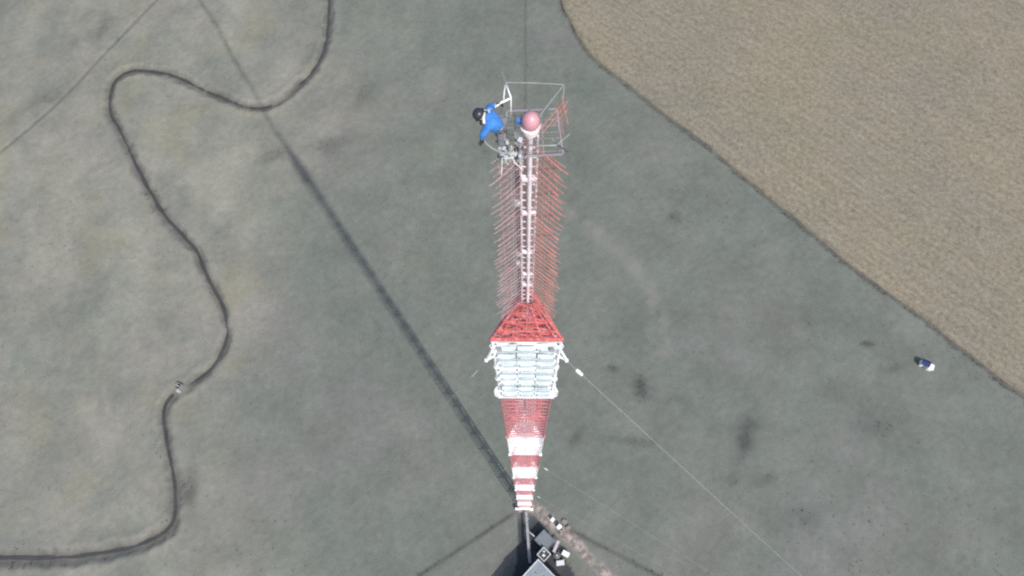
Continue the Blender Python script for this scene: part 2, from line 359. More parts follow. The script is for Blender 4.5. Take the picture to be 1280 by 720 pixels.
def ground_material():
    m = bpy.data.materials.new('winter pasture')
    nt, N, L, b = nodes_of(m)
    geo = N.new('ShaderNodeNewGeometry')
    def noise_n(scale, detail=5, rough=.55, stretch=None, rot=0):
        n = N.new('ShaderNodeTexNoise'); n.inputs['Scale'].default_value = scale; n.inputs['Detail'].default_value = detail; n.inputs['Roughness'].default_value = rough
        mp = N.new('ShaderNodeMapping'); mp.inputs['Rotation'].default_value = (0, 0, rot)
        if stretch: mp.vector_type = 'TEXTURE'; mp.inputs['Scale'].default_value = stretch
        L.new(geo.outputs['Position'], mp.inputs['Vector']); L.new(mp.outputs[0], n.inputs['Vector'])
        return n.outputs['Fac']
    def ramp(fac, lo, hi, a=0., c=1.):
        r = N.new('ShaderNodeMapRange'); r.inputs['From Min'].default_value = lo; r.inputs['From Max'].default_value = hi
        r.inputs['To Min'].default_value = a; r.inputs['To Max'].default_value = c
        L.new(fac, r.inputs['Value']); return r.outputs[0]
    def mix(fac, a, c, mode='MIX'):
        x = N.new('ShaderNodeMix'); x.data_type = 'RGBA'; x.blend_type = mode
        if isinstance(fac, (int, float)): x.inputs['Factor'].default_value = fac
        else: L.new(fac, x.inputs['Factor'])
        for s, v in (('A', a), ('B', c)):
            if isinstance(v, tuple): x.inputs[s].default_value = (*v, 1)
            else: L.new(v, x.inputs[s])
        return x.outputs['Result']
    def math_n(op, a, c):
        x = N.new('ShaderNodeMath'); x.operation = op
        for k, v in ((0, a), (1, c)):
            if isinstance(v, (int, float)): x.inputs[k].default_value = v
            else: L.new(v, x.inputs[k])
        return x.outputs[0]
    A = N.new('ShaderNodeAttribute'); A.attribute_name = 'cover_a'
    B = N.new('ShaderNodeAttribute'); B.attribute_name = 'cover_b'
    sa = N.new('ShaderNodeSeparateColor'); L.new(A.outputs['Color'], sa.inputs[0])
    sb = N.new('ShaderNodeSeparateColor'); L.new(B.outputs['Color'], sb.inputs[0])
    green, gray, straw, lilac = GRASS_GREEN, GRASS_GREY, GRASS_STRAW, GRASS_LILAC
    c = mix(ramp(noise_n(.035, 4), .35, .65), green, gray)
    c = mix(ramp(noise_n(.022, 5, .6), .50, .66, 0, .30), c, lilac)
    c = mix(math_n('MULTIPLY', sb.outputs[0], ramp(noise_n(.035, 5, .6), .48, .62, 0, .8)), c, lilac)
    dryf = math_n('MULTIPLY', sb.outputs[0], ramp(noise_n(.07, 5, .6), .22, .58))
    c = mix(dryf, c, straw)
    c = mix(math_n('MULTIPLY', sb.outputs[0], ramp(noise_n(.06, 3, .5), .52, .66, 0, .7)), c, (.165, .160, .118))
    c = mix(ramp(noise_n(.05, 5, .65), .56, .74, 0, .45), c, GRASS_FRESH)
    # combed streaks of flattened grass
    c = mix(.75, c, ramp(noise_n(.8, 4, .6, (3.5, 1, 1), R(36)), .3, .7, .94, 1.06), 'MULTIPLY')
    c = mix(1., c, ramp(noise_n(.085, 6, .65), .3, .7, .86, 1.14), 'MULTIPLY')
    c = mix(1., c, ramp(noise_n(.6, 5, .7), .3, .7, .89, 1.11), 'MULTIPLY')
    c = mix(.45, c, ramp(noise_n(5., 4, .7), .3, .7, .84, 1.16), 'MULTIPLY')
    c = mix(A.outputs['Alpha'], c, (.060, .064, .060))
    c = mix(math_n('MULTIPLY', sa.outputs[2], .8), c, (.168, .160, .145))
    c = mix(sb.outputs[1], c, (.040, .044, .047))
    c = mix(math_n('MULTIPLY', sb.outputs[2], .6), c, (.16, .155, .15))
    c = mix(sa.outputs[1], c, mix(ramp(noise_n(.9, 4), .4, .6), (.135, .112, .104), (.29, .255, .225)))
    c = mix(math_n('MULTIPLY', sa.outputs[0], ramp(noise_n(.5, 4), .2, .7, .72, 1.)), c, mix(ramp(noise_n(.6, 4), .35, .65), (.068, .067, .063), (.094, .090, .083)))
    L.new(c, b.inputs['Base Color'])
    b.inputs['Roughness'].default_value = .92; b.inputs['Specular IOR Level'].default_value = .15
    hsum = math_n('ADD', math_n('MULTIPLY', noise_n(2.0, 6, .7), .6), math_n('MULTIPLY', noise_n(.5, 5, .6, (2, 1, 1), R(36)), .7))
    bp = N.new('ShaderNodeBump'); bp.inputs['Strength'].default_value = .28; bp.inputs['Distance'].default_value = .3
    L.new(hsum, bp.inputs['Height']); L.new(bp.outputs[0], b.inputs['Normal'])
    return m
GRASS_GREEN = (.102, .116, .100); GRASS_GREY = (.113, .119, .105); GRASS_STRAW = (.176, .173, .146); GRASS_LILAC = (.143, .131, .131); GRASS_FRESH = (.094, .117, .095)
me.materials.append(ground_material())

# stubble field beyond the boundary ditch
eb = edge_s[1:-1]
E_pts = [Vector((*EDGE[0], 0))] + eb + [Vector((*EDGE[-1], 0))]
nrm = Vector((0.72, 0.69, 0)).normalized()
offs = [0.42, 0.45] + list(np.arange(2, 150, 2.5)) + [170, 200, 260, 400, 800, 1800]
fv = []
for j, off in enumerate(offs):
    for i, p in enumerate(E_pts):
        rg = 0.25 * noise.noise(Vector((i * 0.7, 2.2, 0))) if j < 3 else 0
        q = p + nrm * (off + rg)
        z = -0.65 if j == 0 else 0.06 + 0.10 * noise.noise(q * 0.12)
        fv.append((q.x, q.y, z))
fme = grid_mesh('stubble_field', np.array(fv), len(E_pts), len(offs), {})
fme.flip_normals()
field = bpy.data.objects.new('stubble_field', fme); COL.objects.link(field)
tag(field, 'tan stubble field beyond the dark boundary ditch', kind='structure')
def stubble_material():
    m = bpy.data.materials.new('dry stubble')
    nt, N, L, b = nodes_of(m)
    geo = N.new('ShaderNodeNewGeometry')
    def nz(scale, detail=4, rough=.6, stretch=(1, 1, 1), rot=0):
        n = N.new('ShaderNodeTexNoise'); n.inputs['Scale'].default_value = scale; n.inputs['Detail'].default_value = detail; n.inputs['Roughness'].default_value = rough
        mp = N.new('ShaderNodeMapping'); mp.vector_type = 'TEXTURE'; mp.inputs['Scale'].default_value = stretch; mp.inputs['Rotation'].default_value = (0, 0, rot)
        L.new(geo.outputs['Position'], mp.inputs['Vector']); L.new(mp.outputs[0], n.inputs['Vector']); return n.outputs['Fac']
    def ramp(fac, lo, hi, a=0., c=1.):
        r = N.new('ShaderNodeMapRange'); r.inputs['From Min'].default_value = lo; r.inputs['From Max'].default_value = hi
        r.inputs['To Min'].default_value = a; r.inputs['To Max'].default_value = c; L.new(fac, r.inputs['Value']); return r.outputs[0]
    def mix(fac, a, c, mode='MIX'):
        x = N.new('ShaderNodeMix'); x.data_type = 'RGBA'; x.blend_type = mode
        if isinstance(fac, (int, float)): x.inputs['Factor'].default_value = fac
        else: L.new(fac, x.inputs['Factor'])
        for s, v in (('A', a), ('B', c)):
            if isinstance(v, tuple): x.inputs[s].default_value = (*v, 1)
            else: L.new(v, x.inputs[s])
        return x.outputs['Result']
    c = mix(ramp(nz(.03, 4), .38, .62), STUB_A, STUB_B)
    c = mix(ramp(nz(.045, 3), .5, .66, 0, .6), c, STUB_C)
    c = mix(1., c, ramp(nz(.85, 4, .75), .3, .7, .70, 1.30), 'MULTIPLY')
    c = mix(1., c, ramp(nz(.9, 2, .5, (9, 1, 1), R(-44)), .3, .7, .90, 1.10), 'MULTIPLY')
    c = mix(.8, c, ramp(nz(4.5, 3, .7), .3, .7, .78, 1.22), 'MULTIPLY')
    c = mix(ramp(nz(.42, 2, .5), .66, .76, 0, .6), c, (.085, .078, .068))
    L.new(c, b.inputs['Base Color']); b.inputs['Roughness'].default_value = .95; b.inputs['Specular IOR Level'].default_value = .1
    bp = N.new('ShaderNodeBump'); bp.inputs['Strength'].default_value = .4; bp.inputs['Distance'].default_value = .25
    L.new(nz(1.3, 5, .7), bp.inputs['Height']); L.new(bp.outputs[0], b.inputs['Normal'])
    return m
STUB_A = (.170, .150, .111); STUB_B = (.153, .139, .112); STUB_C = (.154, .145, .102)
fme.materials.append(stubble_material())

# water lying in the creek bed
w = MB()
for i, p in enumerate(creek_s):
    a = creek_s[max(i - 1, 0)]; c = creek_s[min(i + 1, len(creek_s) - 1)]
    t = (c - a).normalized(); n = Vector((-t.y, t.x, 0)); hw = 0.42 + 0.2 * noise.noise(Vector((i * .4, 0, 7)))
    w.v += [tuple(p + n * hw + Vector((0, 0, -.60))), tuple(p - n * hw + Vector((0, 0, -.60)))]
    if i: k = 2 * i; w.f.append((k - 2, k - 1, k + 1, k))
M['water'] = mat('muddy water', (.045, .045, .043), .35, var=.15, scale=.6, dirt=(.045, .042, .038), spec=.3)
wo = w.build('creek', M['water'], smooth=True); tag(wo, 'narrow dark creek winding through the pasture', kind='structure')

# ------------------------------------------------------------------ rough grass and rushes (uncountable)
def tufts(name, pts, hmin, hmax, nb, m, spread, label):
    g = MB(); rnd = random.Random(5)
    for (x, y, k) in pts:
        for _ in range(nb):
            a = rnd.uniform(0, 6.283); r = rnd.uniform(0, spread) * k; h = rnd.uniform(hmin, hmax) * k
            bx, by = x + math.cos(a) * r, y + math.sin(a) * r
            a2 = rnd.uniform(0, 6.283); l = h * rnd.uniform(.3, .9); wd = .035 + .03 * rnd.random()
            px, py = -math.sin(a2) * wd, math.cos(a2) * wd
            g.add([(bx - px, by - py, -.12), (bx + px, by + py, -.12), (bx + math.cos(a2) * l, by + math.sin(a2) * l, h)], [(0, 1, 2)])
    o = g.build(name, m); return tag(o, label, 'grass', kind='stuff')
M['rush'] = mat('rush blades', (.066, .074, .058), .8, scale=.4, var=.3)
M['bleached'] = mat('bleached grass blades', (.125, .125, .108), .8, scale=.3, var=.3)
m_in = (GX > -160) & (GX < 160) & (GY > -35) & (GY < 175) & (~inside) & (d_creek > 1.6) & (yard < .1) & (soil < .1)
cand = np.flatnonzero(m_in.ravel()); rk = rank_and_shade.ravel()[cand]
rs = np.random.RandomState(3)
bankd = np.minimum(np.abs(d_creek.ravel()[cand] - 1.9), np.abs(d_edge.ravel()[cand] - .7)); pt = vnoise(GX, GY, 6, 91).ravel()[cand]
selr = cand[((rk > .25) & (rs.rand(len(cand)) < rk * .16)) | ((bankd < .5) & (pt > .42) & (rs.rand(len(cand)) < .22))]
fx, fy = GX.ravel(), GY.ravel()
tufts('rushes', [(fx[i] + rs.uniform(-.3, .3), fy[i] + rs.uniform(-.3, .3), rs.uniform(.6, 1.3)) for i in selr], .25, .6, 7, M['rush'], .35,
      'dark rushes and coarse grass in damp patches and painted mast shadow on the pasture')
selg = cand[rs.rand(len(cand)) < .022]
tufts('grass_tufts', [(fx[i] + rs.uniform(-.3, .3), fy[i] + rs.uniform(-.3, .3), rs.uniform(.5, 1.3)) for i in selg], .12, .35, 6, M['bleached'], .3,
      'short bleached grass tufts scattered over the pasture')

# ------------------------------------------------------------------ the mast
# a three-sided lattice: one face towards the south, legs at the azimuths of the guys
MAST_YAW = R(-3.0)
mast = empty('broadcast_mast', (0, 0, 0), 'tall red and white banded lattice mast standing in the pasture', 'mast', rz=MAST_YAW)
SIDE = 2.62                                # width of a face of the main lattice
def tri(side):
    r = side / math.sqrt(3)
    return [(-side / 2, -r / 2), (side / 2, -r / 2), (0, r)]
def lattice(mb, z0, z1, s0, s1, bay, leg, hor, dia, cross=True):
    n = max(1, round((z1 - z0) / bay))
    S = lambda k: s0 + (s1 - s0) * k / n
    Z = lambda k: z0 + (z1 - z0) * k / n
    for a, b in zip(tri(s0), tri(s1)): mb.bar((*a, z0), (*b, z1), leg, n=6)
    for k in range(n):
        a, b = tri(S(k)), tri(S(k + 1))
        for i in range(3):
            j = (i + 1) % 3
            mb.bar((*a[i], Z(k)), (*a[j], Z(k)), hor)
            if cross or k % 2 == 0: mb.bar((*a[i], Z(k)), (*b[j], Z(k + 1)), dia)
            if cross or k % 2 == 1: mb.bar((*a[j], Z(k)), (*b[i], Z(k + 1)), dia)
def tri_slab(mb, side, z, t):
    a = tri(side); mb.add([(*p, z) for p in a] + [(*p, z + t) for p in a], [(2, 1, 0), (3, 4, 5), (0, 1, 4, 3), (1, 2, 5, 4), (2, 0, 3, 5)])

NB = 12; Z_TOP = 134.3; Z_BASE = 1.2
LEVELS = [Z_BASE + (85.0 - Z_BASE) * k / 8 for k in range(9)] + [97.4, 108.2, 119.1, Z_TOP]
for k in range(NB):
    z0, z1 = LEVELS[k], LEVELS[k + 1]
    red = k % 2 == 1
    mb = MB(); lattice(mb, z0 + .01, z1 - .01, SIDE, SIDE, 1.1, .09, .042, .026)
    for zf in (z1 - .3, (z0 + z1) / 2):    # open plank floors
        for q in np.arange(-.68, 1.3, .17):
            w_ = max(.1, (1.47 - q) * 1.12); mb.box((0, q, zf), (w_, .095, .04))
    for (x, y) in tri(SIDE): mb.box((x, y, z0 + .12), (.24, .24, .10))
    pm = M['white_paint'] if not red else (M['band_red'] if k >= 9 else M['pale_band'] if k >= 5 else M['bleached_band'])
    mb.build('mast_section', pm, mast, label=('red painted lattice length' if k >= 9 else 'faded pinkish red lattice length') if red else 'white painted lattice length')
b = MB(); b.box((0, .1, .35), (3.0, 2.8, 1.1)); b.box((0, .1, 1.02), (2.8, 2.6, .26)); b.build('base_block', M['old_conc'], mast, bevel=.05)
for (x, y) in ((-1.75, -.6), (1.65, -.7)):
    s = MB(); s.box((x, y, 1.15), (.55, .5, 1.0)); s.box((x, y, 1.68), (.62, .56, .08)); s.build('feeder_box', M['gloss_white'], mast, bevel=.03)
l = MB()
for sx in (-.22, .22): l.bar((sx - .35, -.5, 2), (sx - .35, -.5, 145), .05)
for z in np.arange(2, 145, .6): l.bar((-.57, -.5, z), (-.13, -.5, z), .03)
l.build('inner_ladder', M['galv'], mast)
for k, x in enumerate((.05, .20, .35, .5)):
    c = MB(); c.tube([(x, -.48, 2), (x, -.48, 145)], .05 if k % 2 else .06, 6); c.build('feeder_cable', M['galv'], mast)

# white collar: lattice behind tiers of antenna panels
ZW0, ZW1 = Z_TOP, 145.3
mb = MB(); lattice(mb, ZW0, ZW1 - .02, SIDE, SIDE - .02, 1.1, .13, .07, .045)
mb.build('mast_section', M['white_paint'], mast, label='white lattice length that carries the antenna panels')
TIERS = 8; TH = (ZW1 - ZW0 - 1.5) / TIERS
FACE = SIDE / math.sqrt(3) / 2
for t in range(TIERS):
    z = ZW0 + 1.0 + TH * (t + .5); off = FACE + .10 + .13 * (1 - t / (TIERS - 1))
    for fc in range(3):
        rnd_p = random.Random(t * 7 + fc)
        rot = Matrix.Rotation(fc * 2 * math.pi / 3, 3, 'Z')
        for j in range(3):
            x = (j - 1) * .80
            p = MB(); jz = rnd_p.uniform(.42, .66); jx = rnd_p.uniform(.70, .79)
            p.box(rot @ Vector((x, -off + rnd_p.uniform(-.03, .03), z + rnd_p.uniform(-.08, .08))), (jx, .14, TH * jz), rot)
            p.box(rot @ Vector((x, -off - .09, z + TH * .08)), (.50, .05, TH * .28), rot)
            for s in (-.2, .2): p.bar(rot @ Vector((x + s, -off + .06, z)), rot @ Vector((x + s, -FACE, z)), .05)
            p.build('panel_antenna', M['panel'], mast)
def gallery(z, side, name, m, rail=True, w=.3):
    g = MB(); c = tri(side)
    for i in range(3):
        a, b = Vector((*c[i], z)), Vector((*c[(i + 1) % 3], z)); d = (b - a).normalized(); n = Vector((-d.y, d.x, 0))
        rot = Matrix.Rotation(math.atan2(d.y, d.x), 3, 'Z')
        g.box((a + b) / 2 + n * w / 2, ((b - a).length - 3.4 * w, w, .05), rot)
        g.bar(a, b, .10)
        if rail:
            up = Vector((0, 0, 1))
            for zz in (.5, 1.05): g.bar(a + up * zz, b + up * zz, .06)
            for t in np.linspace(0, 1, 5)[:-1]: g.bar(a.lerp(b, t), a.lerp(b, t) + up * 1.05, .06)
    return g.build(name, m, mast)
gallery(ZW0 + .10, 2.9, 'gallery', M['white_paint'], False)
gallery(ZW0 + .9, 3.1, 'gallery', M['white_paint'], True, .14)
gallery(ZW0 + 4.3, 2.8, 'gallery', M['white_paint'], False, .14)
gallery(ZW0 + 6.6, 2.76, 'gallery', M['white_paint'], False, .12)
gallery(ZW1 - .16, 2.66, 'gallery', M['white_paint'], False, .22)
gallery(ZW1 - .9, 2.80, 'gallery', M['white_paint'], False, .14)
for x in (-1.05, .98):
    g = MB(); g.box((x, -FACE - .20, ZW1 - .75), (.20, .10, .16)); g.build('lamp_box', M['wall'], mast, bevel=.02)
# brackets that take the top guys, one on each leg
GUY_TOP_Z = 142.8
def yawed(v): return Matrix.Rotation(MAST_YAW, 3, 'Z') @ Vector(v)
for (x, y) in tri(SIDE):
    d = Vector((x, y, 0)).normalized(); a = Vector((x, y, GUY_TOP_Z)); e = a + d * .38
    brk = MB(); brk.bar(a + Vector((0, 0, 1.0)) + d * .05, e, .08); brk.bar(a, e, .08); brk.box(e, (.12, .12, .15))
    brk.build('guy_bracket', M['white_paint'], mast)

# red taper with a partly planked deck, running in to the central column
ZT0, ZT1 = 145.36, 147.9
tp = MB(); lattice(tp, ZT0, ZT1, SIDE + .1, .62, .6, .12, .07, .05)
for q in np.arange(-.72, 1.3, .165): tp.box((0, q, ZT0 + .05), (max(.1, (1.55 - q) * 1.1), .10, .05))
for k in range(5):
    x = -1.1 + .55 * k; tp.bar((x, -FACE - .02, ZT0 + .05), (x * .2, -.2, ZT1 - .1), .06)
tp.bar((-1.36, -FACE - .04, ZT0 + .08), (1.36, -FACE - .04, ZT0 + .08), .13)
tp.build('taper_section', M['red_paint'], mast)
for (x, y, s) in ((-.85, -.52, .26), (-.62, -.50, .2), (.82, -.45, .22), (.48, -.52, .18), (-.3, -.55, .16), (.15, -.5, .2)):
    tb = MB(); tb.box((x, y, ZT0 + .5 + s * .5), (s, s * .8, s)); tb.build('splitter_box', M['pale_red'], mast, bevel=.02)

# open top length: central column of ladder and feeder, three fans of slanted rods
ZR0, ZR1 = 145.6, 158.35
COLX = .03
l = MB()
for sx in (-.17, .19): l.bar((sx, 0, ZR0), (sx, 0, ZR1 + .1), .055, n=6)
for z in np.arange(ZR0 + .2, ZR1, .42): l.bar((-.17, 0, z), (.19, 0, z), .026)
l.build('ladder', M['column'], mast)
c = MB(); c.tube([(.03, -.05, ZR0 - .1), (.03, -.05, 152), (.03, -.05, ZR1 + .1)], .052, 8); c.build('main_feeder', M['column'], mast)
for z in (147.2, 149.4, 150.4, 152.2, 154.8, 156.6):
    g = MB(); g.box((.02, -.03, z), (.36, .09, .15)); g.build('column_clamp', M['column'], mast, bevel=.02)
for z in (157.6, 156.5, 154.7, 152.4, 150.7, 149.2, 148.0):
    d = MB(); d.box((-.25, .03, z), (.09, .10, .36)); d.build('cable_clamp', M['dark_steel'], mast)
for z in (155.3, 152.0, 151.2):
    d = MB(); d.box((-.26, 0, z), (.15, .12, .2)); d.build('junction_box', M['galv'], mast, bevel=.01)
for k, x in enumerate((-.24, -.30)):
    c = MB(); c.tube([(x, .06, 146), (x + .02, .06, 151), (x, .06, 158)], .018, 6); c.build('feeder_cable', M['cable'], mast)
tiers = 9; dz = (ZR1 - .3 - 147.2) / tiers
for t in range(tiers):
    zt = ZR1 - .1 - t * dz
    for fan, az in enumerate((240, 120, 0)):
        d = Vector((math.sin(R(az)), math.cos(R(az)), 0)); n = Vector((-d.y, d.x, 0))
        g = MB(); nr = 8
        for k in range(nr):
            z = zt - dz * k / nr; o_ = n * (.05 if k % 2 else -.05)
            reach = .86 + .026 * t + .20 * noise.noise(Vector((t * 1.7, k * .9, fan)))
            drop = .34 + .20 * noise.noise(Vector((t, k * 1.3, fan + 5)))
            g.bar(d * .16 + o_ + Vector((0, 0, z)), d * reach + o_ * 2 + Vector((0, 0, z - drop)), .012 if k % 3 else .019)
        for rr_, w_ in ((.45, .013), (.74, .011)):
            g.bar(d * rr_ + Vector((0, 0, zt - .4 * rr_)), d * rr_ + Vector((0, 0, zt - dz - .4 * rr_)), w_)
        g.bar(d * .2 + Vector((0, 0, zt - dz * .9)), d * .80 + Vector((0, 0, zt - .42)), .012)
        g.build('reflector_rods', M['shaded_rose'] if fan == 0 else M['pale_red'], mast,
                label='faded red fan of slanted rods, shade mixed into its colour' if fan == 0 else 'faded red fan of slanted rods')
# thin outer stays joining the fans to the taper
st = MB()
for az in (240, 120, 0):
    d = Vector((math.sin(R(az)), math.cos(R(az)), 0))
    st.bar(d * .62 + Vector((0, 0, 158.3)), d * .66 + Vector((0, 0, 147.0)), .013)
st.build('outer_stays', M['pale_red'], mast)

# ---- everything on the top deck is drawn round the beacon (.03, .02, 158.1) and then set on the column
TOP_K = .93; TOP_A, TOP_B = Vector((.03, .02, 158.1)), Vector((.03, 0, 159.04))
def top_pt(p): return TOP_B + (Vector(p) - TOP_A) * TOP_K
MAST_INV = Matrix.Rotation(-MAST_YAW, 4, 'Z')
def top(mb, name, m, smooth=False, bevel=0.0, label=None):
    mb.v = [tuple(MAST_INV @ top_pt(v)) for v in mb.v]
    return mb.build(name, m, mast, smooth, bevel, label)
ZD = 157.55
dk = MB()
dcs = [(-.72, -.55), (.72, -.55), (.66, .62), (-.46, .62)]
for i in range(4): dk.bar((*dcs[i], ZD), (*dcs[(i + 1) % 4], ZD), .032)
for y in np.arange(-.45, .62, .16): dk.bar((-.66, y, ZD), (.68, y, ZD), .011)
for x in (-.3, .3): dk.bar((x, -.55, ZD - .03), (x, .62, ZD - .03), .022)
top(dk, 'top_deck', M['lilac_grey'])
rl = MB(); Z = 158.6
rl.tube([(-.47, .64, Z), (.10, .60, Z), (.76, .52, Z)], .010, 6)
rl.tube([(.76, .52, Z), (.72, .20, Z - .05)], .0095, 6)
rl.tube([(.74, .50, Z), (.20, -.02, Z - .35)], .0095, 6)
rl.tube([(.76, .46, Z), (.76, .46, ZD)], .007, 6); rl.tube([(-.46, .62, Z), (-.60, .60, ZD)], .007, 6)
rl.tube([(.80, .47, 158.62), (.89, .40, 159.0)], .007, 6); rl.tube([(-.46, .63, 158.6), (-.54, .62, 159.0)], .010, 6)
top(rl, 'top_railing', M['wire'])
bp_ = MB()
bp_.tube([(-.72, .06, 158.58), (-.56, .15, 158.62), (-.37, .25, 158.6)], .022, 8); bp_.tube([(-.37, .25, 158.6), (-.42, .42, 158.62), (-.47, .63, 158.6)], .015, 8)
bp_.tube([(-.53, .30, 158.45), (-.51, .46, 158.5), (-.47, .63, 158.6)], .010, 8); bp_.tube([(-.37, .25, 158.6), (-.40, .30, ZD)], .010, 6)
top(bp_, 'bent_bracket', M['white_paint'], True)
rr = MB()
for a, b in (((.70, .40, 158.4), (.80, -.30, 158.35)), ((.76, .30, 158.3), (.22, -.22, 158.1)), ((.80, .22, 158.3), (.26, -.30, 158.05)), ((.64, .36, 158.2), (.70, -.40, 158.15)), ((.84, .30, 158.3), (.60, .05, 158.25)), ((.82, .1, 158.3), (.50, -.2, 158.2))):
    rr.tube([a, b], .010, 6)
top(rr, 'side_antenna', M['pale_red'])
rv = MB()
rv.tube([(.12, -.56, 158), (.55, -.58, 158)], .014, 6); rv.tube([(.55, -.58, 158), (.86, -.32, 158.02)], .011, 6); rv.tube([(.55, -.58, 158), (.48, -.40, 158)], .010, 6)
top(rv, 'whip_bracket', M['wire'])
rv = MB(); rv.tube([(.50, -.50, 158), (.80, -.76, 158)], .014, 6); top(rv, 'dark_whip', M['dark_steel'])
hp = MB()
hp.tube(spline([(-1.02, -.40, 158.35), (-1.01, -.53, 158.35), (-.92, -.68, 158.35), (-.74, -.82, 158.33), (-.56, -.88, 158.3), (-.40, -.78, 158.2)], .06), .024, 8)
hp.tube(spline([(-1.02, -.40, 158.35), (-.9, -.15, 158.3), (-.74, .05, 158.25)], .06), .016, 8)
top(hp, 'guard_hoop', M['wire'], True)
rnd = random.Random(9)
for k in range(28):
    x, y = rnd.uniform(-.68, -.16), rnd.uniform(-.86, -.10); s = rnd.uniform(.05, .12); cl = MB()
    cl.box((x, y, ZD + .12 + rnd.uniform(0, .28)), (s, s * .8, s * .7), Matrix.Rotation(rnd.uniform(0, 3), 3, 'Z'))
    top(cl, 'connector_box', M[rnd.choice(('galv', 'galv', 'dark_steel', 'wire'))], bevel=.008)
for k in range(14):
    x, y = rnd.uniform(-.66, -.25), rnd.uniform(-.85, -.1); cl = MB()
    cl.tube([(x, y, ZD + .1), (x + rnd.uniform(-.2, .2), y + rnd.uniform(-.2, .2), ZD + .35), (x + rnd.uniform(-.25, .25), y + rnd.uniform(-.3, .3), ZD + .15)], .011, 6)
    top(cl, 'jumper_cable', M[('rope', 'wire', 'cable')[k % 3]])
be = MB(); be.lathe((.03, .0, ZD + .02), [(.10, 0), (.10, .12), (.20, .14), (.215, .30), (.20, .34), (.15, .36)], 24); top(be, 'beacon_base', M['column'])
bl = MB(); bl.lathe((.03, .0, ZD + .37), [(.17, 0), (.195, .06), (.205, .14), (.195, .23), (.165, .31), (.11, .37), (.05, .40), (.005, .41)], 24); top(bl, 'beacon_lens', M['beacon'], True)
bc = MB(); bc.tube([(.03 + .215 * math.cos(6.28 * q / 24), .215 * math.sin(6.28 * q / 24), ZD + .36) for q in range(25)], .012, 5); top(bc, 'beacon_rim', M['column'])
for s in (-1,):
    g = MB(); g.box((-.22, .06, 158.0), (.11, .09, .14)); top(g, 'control_box', M['jacket'], bevel=.01)

# ------------------------------------------------------------------ guys and anchors
def guy(az, z, r, label, att, insul=True):
    a = Vector(att); e = Vector((r * math.sin(R(az)), r * math.cos(R(az)), .9))
    o = empty('guy_wire', e, label, 'guy wire', 'steel guy wires of the mast')
    g = MB(); n = 24; L_ = (a - e).length
    pts = []
    for k in range(n + 1):
        t = k / n; p = e.lerp(a, t) - Vector((0, 0, 4 * t * (1 - t) * L_ * .012)); pts.append(p - e)
    g.tube(pts, (.014 if z > 140 else .010) if insul else .006, 6); g.build('wire', M['wire'], o)
    t = 1 - 1.05 / L_
    p = e.lerp(a, t) - Vector((0, 0, 4 * t * (1 - t) * L_ * .012)) - e
    q = (a - e).to_track_quat('Z', 'Y').to_matrix(); k_ = .72 if insul else .4
    if z < 140: k_ = .35
    s = MB(); s.lathe(p, [(.04 * k_, -.25), (.12 * k_, -.2), (.07 * k_, -.14), (.13 * k_, -.08), (.08 * k_, 0), (.13 * k_, .07), (.07 * k_, .13), (.12 * k_, .19), (.04 * k_, .25)], 14, q)
    s.build('insulator', M['insul'] if insul else M['wire'], o, smooth=True)
    return o
NAMES = {3.0: 'running up behind the mast', 119.0: 'running down to the lower right', 240.5: 'running down to the lower left'}
legs = tri(SIDE)
for az, leg in zip(GUY_AZ, (2, 1, 0)):
    u = Vector((*legs[leg], 0)).normalized()
    for z, nm, r in ((GUY_TOP_Z, 'highest pale steel guy wire from the white collar', 109.0), (100.0, 'middle pale steel guy wire', 108.0), (56.0, 'lowest pale steel guy wire', 107.0)):
        v = Vector((*legs[leg], z)) + u * (.38 if z > 140 else .05)
        guy(az, z, r - (6 if az < 10 else 0), '%s %s' % (nm, NAMES[az]), yawed(v), az == 119.0)
    e = Vector((math.sin(R(az)), math.cos(R(az)), 0)) * (102 if az < 10 else 108)
    o = empty('guy_anchor', e, 'concrete guy anchor block where the guy wires %s' % NAMES[az].replace('running', 'run'), 'anchor block', 'guy anchors', rz=-R(az))
    g = MB(); g.box((0, .2, .25), (1.6, 2.2, 1.0)); g.build('block', M['conc'], o, bevel=.05)
    g = MB(); g.box((0, 0, .85), (.12, 2.3, .35)); g.build('link_plate', M['galv'], o)

# ------------------------------------------------------------------ the climber
def skin_mesh(name, verts, edges, rad, m, parent=None, root=0, sub=2):
    me = bpy.data.meshes.new(name); bm = bmesh.new(); sl = bm.verts.layers.skin.verify()
    vs = [bm.verts.new(v) for v in verts]
    for a, b_ in edges: bm.edges.new((vs[a], vs[b_]))
    for i, v in enumerate(vs):
        r = rad[i]; v[sl].radius = r if isinstance(r, tuple) else (r, r); v[sl].use_root = (i == root)
    bm.to_mesh(me); bm.free(); me.materials.append(m)
    o = bpy.data.objects.new(name, me); COL.objects.link(o)
    if parent is not None: o.parent = parent
    sk = o.modifiers.new('skin', 'SKIN'); sk.use_smooth_shade = True
    ss = o.modifiers.new('sub', 'SUBSURF'); ss.levels = sub; ss.render_levels = sub
    return o
O = Vector((-.62, -.22, ZD))              # where the boots stand
def rel(*p): return tuple(Vector(p) - O)
PEL, SPI, CHE, NEK = (-.66, -.26, 158.33), (-.73, -.28, 158.46), (-.84, -.29, 158.64), (-.94, -.28, 158.74)
HED, CRN = (-1.01, -.27, 158.80), (-1.08, -.255, 158.86)
SL, SR = (-.86, -.10, 158.70), (-.88, -.47, 158.68)
EL, HL = (-.80, .13, 158.52), (-.66, .13, 158.57)
ER, HR = (-1.00, -.55, 158.50), (-1.02, -.60, 158.36)
HIL, HIR = (-.63, -.17, 158.28), (-.63, -.35, 158.28)
KL, KR = (-.66, -.08, 157.98), (-.64, -.44, 157.97)
AL, AR = (-.55, -.06, 157.66), (-.53, -.42, 157.66)
TL, TR = (-.66, -.05, 157.62), (-.65, -.44, 157.62)
